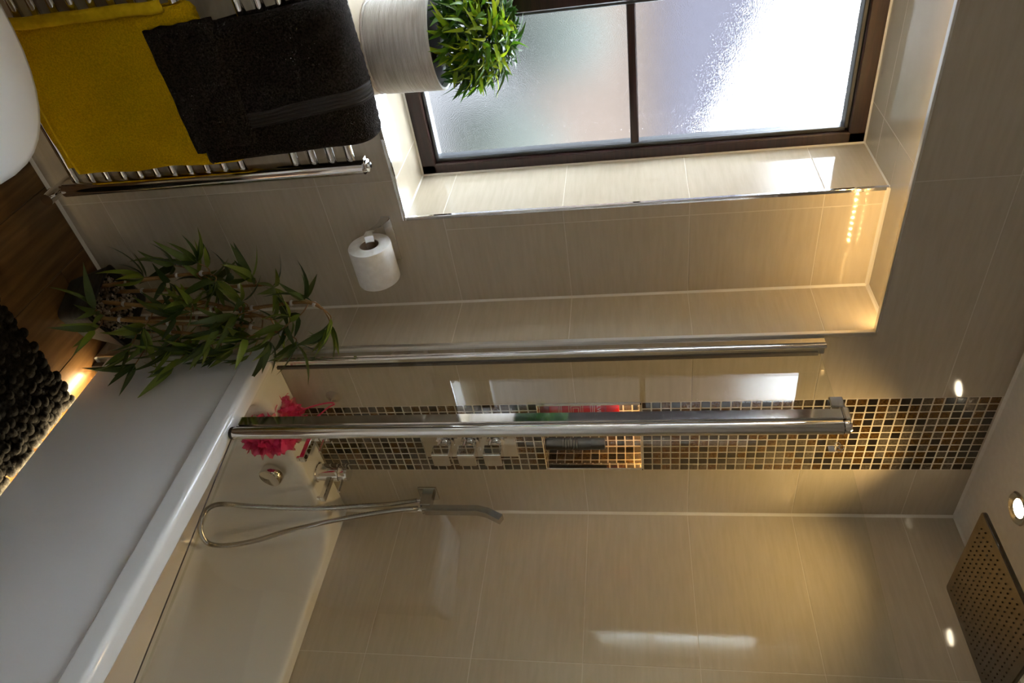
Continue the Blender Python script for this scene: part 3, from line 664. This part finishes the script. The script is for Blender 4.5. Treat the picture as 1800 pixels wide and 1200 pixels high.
# an under layer and a hem on the yellow towel
def slab(x0, x1, y0, y1, z0, z1, seed, nz_=30, nx_=24, amp=.004, lean=0.):
    vs = []; fs = []
    for side in (0, 1):
        for i in range(nz_ + 1):
            for j in range(nx_ + 1):
                u, v = j / nx_, i / nz_; e = min(1, min(u, 1 - u) * 12, min(v, 1 - v) * 14); mid = (y0 + y1) / 2
                y = mid + ((y0 if side == 0 else y1) - mid) * (.35 + .65 * math.sqrt(max(0, 1 - (1 - e) ** 2))) + amp * noise.noise(Vector((u * 4 + seed, v * 5, side)))
                vs.append(Vector((x0 + (x1 - x0) * u + lean * (1 - v) + .004 * noise.noise(Vector((v * 6, seed, 1))), y, z0 + (z1 - z0) * v + .005 * noise.noise(Vector((u * 5, seed, 2))))))
    K = (nz_ + 1) * (nx_ + 1)
    for i in range(nz_):
        for j in range(nx_):
            a = i * (nx_ + 1) + j; q = (a, a + 1, a + nx_ + 2, a + nx_ + 1); fs += [q, tuple(k + K for k in reversed(q))]
    for i in range(nz_):
        for j in (0, nx_): a = i * (nx_ + 1) + j; fs.append((a, a + nx_ + 1, a + nx_ + 1 + K, a + K))
    for j in range(nx_):
        for i in (0, nz_): a = i * (nx_ + 1) + j; fs.append((a, a + 1, a + 1 + K, a + K))
    return MB().add(vs, fs)
def toloc(o, O): o.matrix_parent_inverse = Matrix.Translation(-O); return o
toloc(slab(-1.540, -1.232, .068, .083, .190, .60, 4).build('under_layer', yellow_m, ey, smooth=True), OY)
toloc(slab(-1.566, -1.542, .058, .070, .212, .60, 9, 40, 6, .003).build('hem', yhem_m, ey, smooth=True), OY)
ec, OC = towel('hand_towel', -1.528, -1.236, .905, .566, .66, char_m, .036, 'charcoal grey towel with ribbed border on the upper radiator bars', 5, ridges=.655, puffs=1.3, lean=.10)
toloc(slab(-1.520, -1.262, .058, .082, .536, .86, 14, lean=.01).build('under_layer', char_m, ec, smooth=True), OC)
toloc(slab(-1.527, -1.263, .040, .060, .548, .70, 15, lean=.01).build('under_layer', char_m, ec, smooth=True), OC)

# ------------------------------------------------------------------ toilet roll and holder
th = empty('toilet_roll_holder', (-.922, D, .88), 0, 'chrome toilet roll holder on the wall beside the window', 'roll holder')
def tchild(mb, name, mat, parent=th, **kw):
    o = mb.build(name, mat, None, **kw); o.parent = parent; o.matrix_parent_inverse = Matrix.Translation((.922, -D, -.88)); return o
tchild(MB().cbox(-.988, -.858, D - .005, D, .868, .892, .001), 'back_plate', chrome_m)
tchild(strap([(-.986, D - .003, .880), (-.988, .150, .879), (-.990, .128, .872), (-.988, .116, .858), (-.980, .114, .850), (-.950, .114, .849), (-.85, .114, .849)], .022, .003, (0, .3, .954)), 'arm', chrome_m)
rl = empty('toilet_roll', (-.894, .1165, .843), 0, 'white toilet roll on the chrome holder', 'toilet roll')
pr = [(.0215, -.052), (.0535, -.052)]
mb = MB().lathe([(.0245, -.053), (.0255, -.053), (.032, -.0535), (.040, -.0525), (.0535, -.052), (.0545, -.050), (.0545, .050), (.0535, .052), (.0255, .052), (.0245, .052), (.0245, -.053)], 48, (0, 0, 0), 'x', False)
mb.build('paper', paper_m, rl, angle=35)
MB().lathe([(.0243, -.051), (.0243, .051), (.0232, .051), (.0232, -.051), (.0243, -.051)], 32, (0, 0, 0), 'x', False).build('core', card_m, rl, angle=35)
vs = [(x, -.0548 * math.cos(a) - .0004, .0548 * math.sin(a)) for a in [math.radians(t) for t in range(-35, 36, 7)] for x in (-.0515, .0515)]
vs += [(x, -.048, -.06 - .0) for x in ()]
MB().add(vs, [(2 * k, 2 * k + 1, 2 * k + 3, 2 * k + 2) for k in range(len(vs) // 2 - 1)]).build('loose_sheet', paper_m, rl, smooth=True)

# ------------------------------------------------------------------ toilet (its rounded lid reaches into the corner of the view)
wc = empty('toilet', (-1.76, -.292, 0), 0, 'white close-coupled toilet with rounded lid in the near corner', 'toilet')
def oval(xf, xb_, hw, z, n=40):
    out = []
    for k in range(n):
        a = 2 * math.pi * k / n; c, s = math.cos(a), math.sin(a); xm = (xf + xb_) / 2 + .02
        x = xm + (xf - xm) * (abs(c) ** .92) if c > 0 else xm - (xm - xb_) * (abs(c) ** .55)
        out.append(Vector((x, hw * .93 * math.copysign(abs(s) ** .85, s), z)))
    return out
X0 = 1.75
def ov(xf, xb_, hw, z): return [v + Vector((X0, 0, 0)) for v in oval(xf, xb_, hw, z)]
MB().loft([ov(-1.50, -1.965, .115, 0), ov(-1.50, -1.965, .11, .05), ov(-1.46, -1.965, .12, .18), ov(-1.40, -1.955, .165, .32), ov(-1.388, -1.945, .185, .385)]).build('pan', ceramic_m, wc, angle=50)
MB().loft([ov(-1.386, -1.90, .190, .387), ov(-1.382, -1.90, .194, .392), ov(-1.384, -1.90, .192, .402)]).build('seat', ceramic_m, wc, angle=50)
MB().loft([ov(-1.386, -1.90, .190, .403), ov(-1.381, -1.90, .195, .408), ov(-1.384, -1.90, .192, .420), ov(-1.398, -1.89, .178, .427), ov(-1.45, -1.86, .12, .430)]).build('lid', ceramic_m, wc, angle=50)
MB().loft([rrect(-.205, .01, -.15, .15, .02, .40), rrect(-.215, .02, -.155, .155, .02, .74)]).build('cistern', ceramic_m, wc, angle=40)
cl = MB().loft([rrect(-0.220, 0.030, -0.160, 0.160, .012, .742), rrect(-0.222, 0.032, -0.162, 0.162, .014, .748), rrect(-0.222, 0.032, -0.162, 0.162, .014, .776), rrect(-0.215, 0.025, -0.155, 0.155, .014, .784)]).build('cistern_lid', ceramic_m, wc, angle=40)
MB().lathe([(.024, .784), (.024, .788), (.020, .790), (.0, .790)], 24, (-.095, .0, 0), 'z', False).build('flush_button', chrome_m, cl, angle=35)

# ------------------------------------------------------------------ rug
rg = empty('bath_mat', (-1.05, -.48, 0), 0, 'dark chunky loop bath mat on the wood floor beside the bath', 'bath mat')
MB().cbox(-.355, .352, -.50, .335, .0005, .012, .003).build('backing', rug_m, rg)
bm = bmesh.new(); bmesh.ops.create_icosphere(bm, subdivisions=2, radius=1); ico = ([v.co.copy() for v in bm.verts], [tuple(v.index for v in f.verts) for f in bm.faces]); bm.free()
mb = MB(); r2 = random.Random(3)
for i in range(38):
    for j in range(46):
        x = -.35 + .70 * (i + .5 + r2.uniform(-.3, .3)) / 38; y = -.495 + .83 * (j + .5 * (i % 2) + r2.uniform(-.3, .3)) / 46
        a, b, c = r2.uniform(.011, .017), r2.uniform(.012, .020), r2.uniform(.0055, .0095); th_ = r2.uniform(0, 3)
        M = Matrix.Translation((x + .012, min(y, .333), .016 + r2.uniform(-.003, .004))) @ Matrix.Rotation(th_, 4, 'Z')
        mb.add([M @ Vector((v.x * a, v.y * b, v.z * c)) for v in ico[0]], ico[1])
o = obj('wool_loops', mesh(mb.v, mb.f, True), rug_m, rg); o['kind'] = 'stuff'

# ------------------------------------------------------------------ leaves
def leafmesh(L_, w, droop, fold, n=6, curl=0.):
    vs = []; fs = []
    for i in range(n + 1):
        t = i / n; ww = w * (math.sin(math.pi * min(1, t ** .62)) ** .9 if 0 < t < 1 else 0) + .0004
        z = -droop * t * t * L_; x = L_ * t * (1 - .12 * droop * t)
        y0 = curl * t * t * L_
        vs += [(x, y0 - ww / 2, z + fold * ww), (x, y0, z), (x, y0 + ww / 2, z + fold * ww)]
    for i in range(n):
        a = 3 * i; fs += [(a, a + 1, a + 4, a + 3), (a + 1, a + 2, a + 5, a + 4)]
    return mesh(vs, fs, True)
def orient(p, d, roll):
    d = Vector(d).normalized(); up = Vector((0, 0, 1)) if abs(d.z) < .95 else Vector((0, 1, 0))
    y = up.cross(d).normalized(); z = d.cross(y)
    M = Matrix((d, y, z)).transposed().to_4x4(); return Matrix.Translation(p) @ M @ Matrix.Rotation(roll, 4, 'X')

# bamboo in a square slate pot, standing in the recess corner
PX, PY = -.842, .046
bam = empty('potted_bamboo', (PX, PY, 0), 0, 'artificial bamboo in a dark square pot between radiator and bath', 'potted plant')
def sq(s, z, r): return [Matrix.Rotation(math.radians(20), 3, 'Z') @ v for v in rrect(-s, s, -s, s, r, z)]
MB().loft([sq(.058, 0, .02), sq(.062, .004, .02), sq(.083, .118, .016), sq(.085, .122, .015), sq(.079, .124, .013), sq(.074, .118, .012), sq(.071, .085, .012)]).build('pot', pot_m, bam, angle=50)
MB().loft([sq(.073, .088, .012), sq(.074, .102, .012)]).build('soil', soil_m, bam)
mb = MB(); r2 = random.Random(11); R20 = Matrix.Rotation(math.radians(20), 3, 'Z')
for k in range(420):
    p = R20 @ Vector((r2.uniform(-.069, .069), r2.uniform(-.069, .069), .104 + r2.uniform(-.001, .006))); s = r2.uniform(.0025, .0055)
    mb.add([p + Vector((v.x * s * r2.uniform(.9, 1.1), v.y * s, v.z * s * .8)) for v in ico[0]], ico[1])
o = obj('pebbles', mesh(mb.v, mb.f, True), pebble_m, bam); o['kind'] = 'stuff'
canes = [[(-.909, .049, .10), (-.931, .049, .339), (-.936, .045, .435)], [(-.876, .025, .10), (-.848, .025, .291), (-.833, .025, .48), (-.846, .025, .659), (-.826, .02, .712)],
         [(-.856, -.016, .10), (-.828, -.016, .296), (-.811, -.016, .489), (-.775, -.016, .611)], [(-.779, .018, .10), (-.771, .018, .257), (-.751, .012, .40)],
         [(-.790, .060, .10), (-.784, .058, .324), (-.788, .05, .520)], [(-.858, .093, .10), (-.856, .093, .328), (-.859, .09, .530)], [(-.841, .033, .10), (-.862, .033, .344), (-.80, .02, .560)]]
LV = [leafmesh(.092, .0175, .22, .16), leafmesh(.078, .0155, .40, .2), leafmesh(.066, .0135, .12, .14), leafmesh(.104, .0185, .5, .18)]
for me in LV: me.materials.append(bamboo_leaf_m)
r2 = random.Random(21); cane_o = []
for c in canes:
    pts = spline(c, 10); q = [p - Vector((PX, PY, 0)) for p in pts]
    co = MB().tube(q, .0052, 8, True, [.0058 - .0022 * i / len(q) for i in range(len(q))]).build('cane', cane_m, bam, smooth=True); cane_o.append((co, q))
    L_ = len(q)
    for f in range(4, L_ - 2, 6):
        d = (q[f + 1] - q[f]).normalized() * .004; MB().tube([q[f] - d, q[f], q[f] + d], .006, 8, True, [.0058, .0080, .0062]).build('cane_node', node_m, co, smooth=True)
def clear(q):
    if q.y > D - .012 or q.z < .012: return False
    if q.y > -.012 and q.x > XR - .012: return False                 # recess side and end wall
    if q.z < .55 and q.x > -.734: return False                       # bath panel and rim
    return not (q.z >= .55 and q.x > -.712)                          # screen
def spray(ci, at, tip, n, seed, spread=.9, bias=None):
    """a twig from the cane to tip (world) with a fan of n leaves"""
    r3 = random.Random(seed); co, q = cane_o[ci]; base = q[min(int(at * (len(q) - 1)), len(q) - 1)]; tip = Vector(tip) - Vector((PX, PY, 0))
    mid = (base + tip) / 2 + Vector((0, 0, .012)); tw = spline([base, mid, tip], 6)
    MB().tube(tw, .0016, 6, True, [.0019 - .0008 * i / len(tw) for i in range(len(tw))]).build('twig', cane_m, co, smooth=True)
    dirv = (tip - base).normalized()
    for k in range(n):
        for _ in range(40):                # keep every leaf clear of the walls, the bath and the screen
            d = Vector((r3.gauss(0, 1), r3.gauss(0, 1), r3.gauss(0, .8))).normalized() * spread + dirv * .8 + Vector(bias or (0, 0, -.15))
            p = tip if k < n * .6 else tw[r3.randrange(len(tw) // 2, len(tw))]
            if all(clear(p + Vector((PX, PY, 0)) + d.normalized() * f) for f in (.02, .05, .08, .105)): break
        else: continue
        o = obj('leaf', LV[r3.randrange(4)], None, co); s = r3.uniform(.78, 1.12)
        o.matrix_local = orient(p, d, r3.uniform(-1.2, 1.2)) @ Matrix.Diagonal((s, s, s, 1))
SP = [(0, .8, (-.955, .06, .335), 9, 0), (0, 1, (-.965, .05, .41), 8, (-.3, 0, .3)), (0, .5, (-.95, .02, .27), 6, (-.6, -.2, .1)), (0, .95, (-.92, .03, .45), 6, 0),
      (5, .9, (-.905, .06, .53), 8, (-.3, 0, .2)), (5, 1, (-.87, .06, .58), 7, 0), (5, .6, (-.90, .07, .40), 6, 0),
      (1, .95, (-.862, .015, .675), 6, (-.5, 0, .5)), (1, 1, (-.79, .0, .725), 9, (.5, -.1, -.3)), (1, 1, (-.765, -.01, .715), 8, (.3, -.1, -.6)), (1, .8, (-.80, -.01, .61), 7, (.2, -.2, 0)), (1, .6, (-.85, -.02, .50), 7, 0), (1, .35, (-.86, -.03, .34), 6, 0),
      (2, 1, (-.755, -.03, .63), 7, (.2, -.1, -.4)), (2, .8, (-.80, -.05, .52), 8, 0), (2, .6, (-.80, -.06, .42), 7, (0, -.3, 0)), (2, .4, (-.79, -.06, .31), 7, (.1, -.3, -.2)), (2, .05, (-.945, -.10, .20), 5, (-.8, -.4, .0)), (2, .05, (-.905, -.13, .195), 4, (.1, -.3, -.8)),
      (2, .2, (-.80, -.09, .205), 6, (.5, -.3, -.5)), (3, .3, (-.765, -.105, .215), 7, (.4, -.2, -.7)), (3, .7, (-.735, -.08, .30), 8, (.3, -.2, -.4)), (3, 1, (-.725, -.06, .39), 8, (.4, -.2, -.3)), (3, .9, (-.745, -.04, .34), 6, 0),
      (4, 1, (-.735, -.045, .50), 8, (.5, -.3, -.6)), (4, .8, (-.745, -.03, .45), 7, (.2, -.3, -.3)), (4, .5, (-.765, -.04, .36), 6, 0), (6, 1, (-.775, -.04, .57), 7, (.2, -.2, 0)), (6, .6, (-.88, -.02, .37), 6, (-.2, -.3, 0)), (6, .3, (-.85, -.06, .26), 6, (0, -.4, 0)), (6, .8, (-.835, -.02, .47), 6, 0)]
for n_, (ci, at, tip, n, bias) in enumerate(SP): spray(ci, at, tip, n + 1, 100 + n_, bias=bias or None)
r4 = random.Random(77)
for n_ in range(16):                       # inner foliage along the canes
    ci = r4.randrange(7); at = r4.uniform(.35, .95); q = cane_o[ci][1]; b_ = q[int(at * (len(q) - 1))] + Vector((PX, PY, 0))
    spray(ci, at, b_ + Vector((r4.uniform(-.05, .05), r4.uniform(-.07, .02), r4.uniform(.0, .05))), 5, 300 + n_)

# ------------------------------------------------------------------ leafy ball plant on the sill
QX, QY = -1.362, .290
gp = empty('potted_grass_ball', (QX, QY, ZSILL), 0, 'bright green leafy ball in a ribbed white pot on the sill', 'potted plant')
pr = [(.095, 0), (.097, .002)]
for i in range(40): z = .006 + .142 * i / 40; rr = .101 + .004 * (i / 40) - .010 * max(0, 1 - z / .016) ** 2; pr += [(rr, z), (rr + .0008, z + .0009), (rr + .0008, z + .0024), (rr, z + .0033)]
pr += [(.105, .150), (.099, .150), (.097, .130)]
MB().lathe([(.099, -.0), (.101, .002), (.101, .005), (.095, .006)], 40).build('saucer', ribpot_m, gp, angle=35)
MB().lathe(pr, 64).build('pot', ribpot_m, gp, angle=50)
MB().lathe([(.097, .138), (.05, .146), (.0, .150)], 32, close=False).build('soil', soil_m, gp, smooth=True)
GL = [leafmesh(.046, .0125, .5, .3, 5, .2), leafmesh(.038, .010, .8, .3, 5, -.25), leafmesh(.052, .011, .9, .35, 5, .1), leafmesh(.034, .012, .3, .2, 5, 0)]
GB = []
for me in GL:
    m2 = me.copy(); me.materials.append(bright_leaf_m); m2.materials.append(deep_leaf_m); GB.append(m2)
r2 = random.Random(5); bc = Vector((0, 0, .222)); stuff = MB(); nleaf = 0
def ball(radius):
    while True:
        d = Vector((r2.gauss(0, 1), r2.gauss(0, 1), r2.gauss(0, 1))).normalized()
        if d.z > -.62: return d
tocam = (CAM - Vector((QX, QY, ZSILL + .2))).normalized()
cand = []
for k in range(980):
    d = ball(1); depth = r2.uniform(.58, 1.0); p = bc + Vector((d.x * .100, d.y * .092, d.z * .098)) * depth; cand.append((d.dot(tocam) + depth * .8, d, p, depth))
cand.sort(key=lambda c: -c[0])
for k, (s_, d, p, depth) in enumerate(cand):
    dd = d * .8 + Vector((r2.gauss(0, .55), r2.gauss(0, .55), r2.gauss(0, .5))); j = r2.randrange(4); sc_ = r2.uniform(.75, 1.05)
    if p.y + QY + .05 > YW - .004 and dd.y > -.1: dd.y = -.1 - abs(dd.y) * .3
    if p.y + QY > YW - .012: continue
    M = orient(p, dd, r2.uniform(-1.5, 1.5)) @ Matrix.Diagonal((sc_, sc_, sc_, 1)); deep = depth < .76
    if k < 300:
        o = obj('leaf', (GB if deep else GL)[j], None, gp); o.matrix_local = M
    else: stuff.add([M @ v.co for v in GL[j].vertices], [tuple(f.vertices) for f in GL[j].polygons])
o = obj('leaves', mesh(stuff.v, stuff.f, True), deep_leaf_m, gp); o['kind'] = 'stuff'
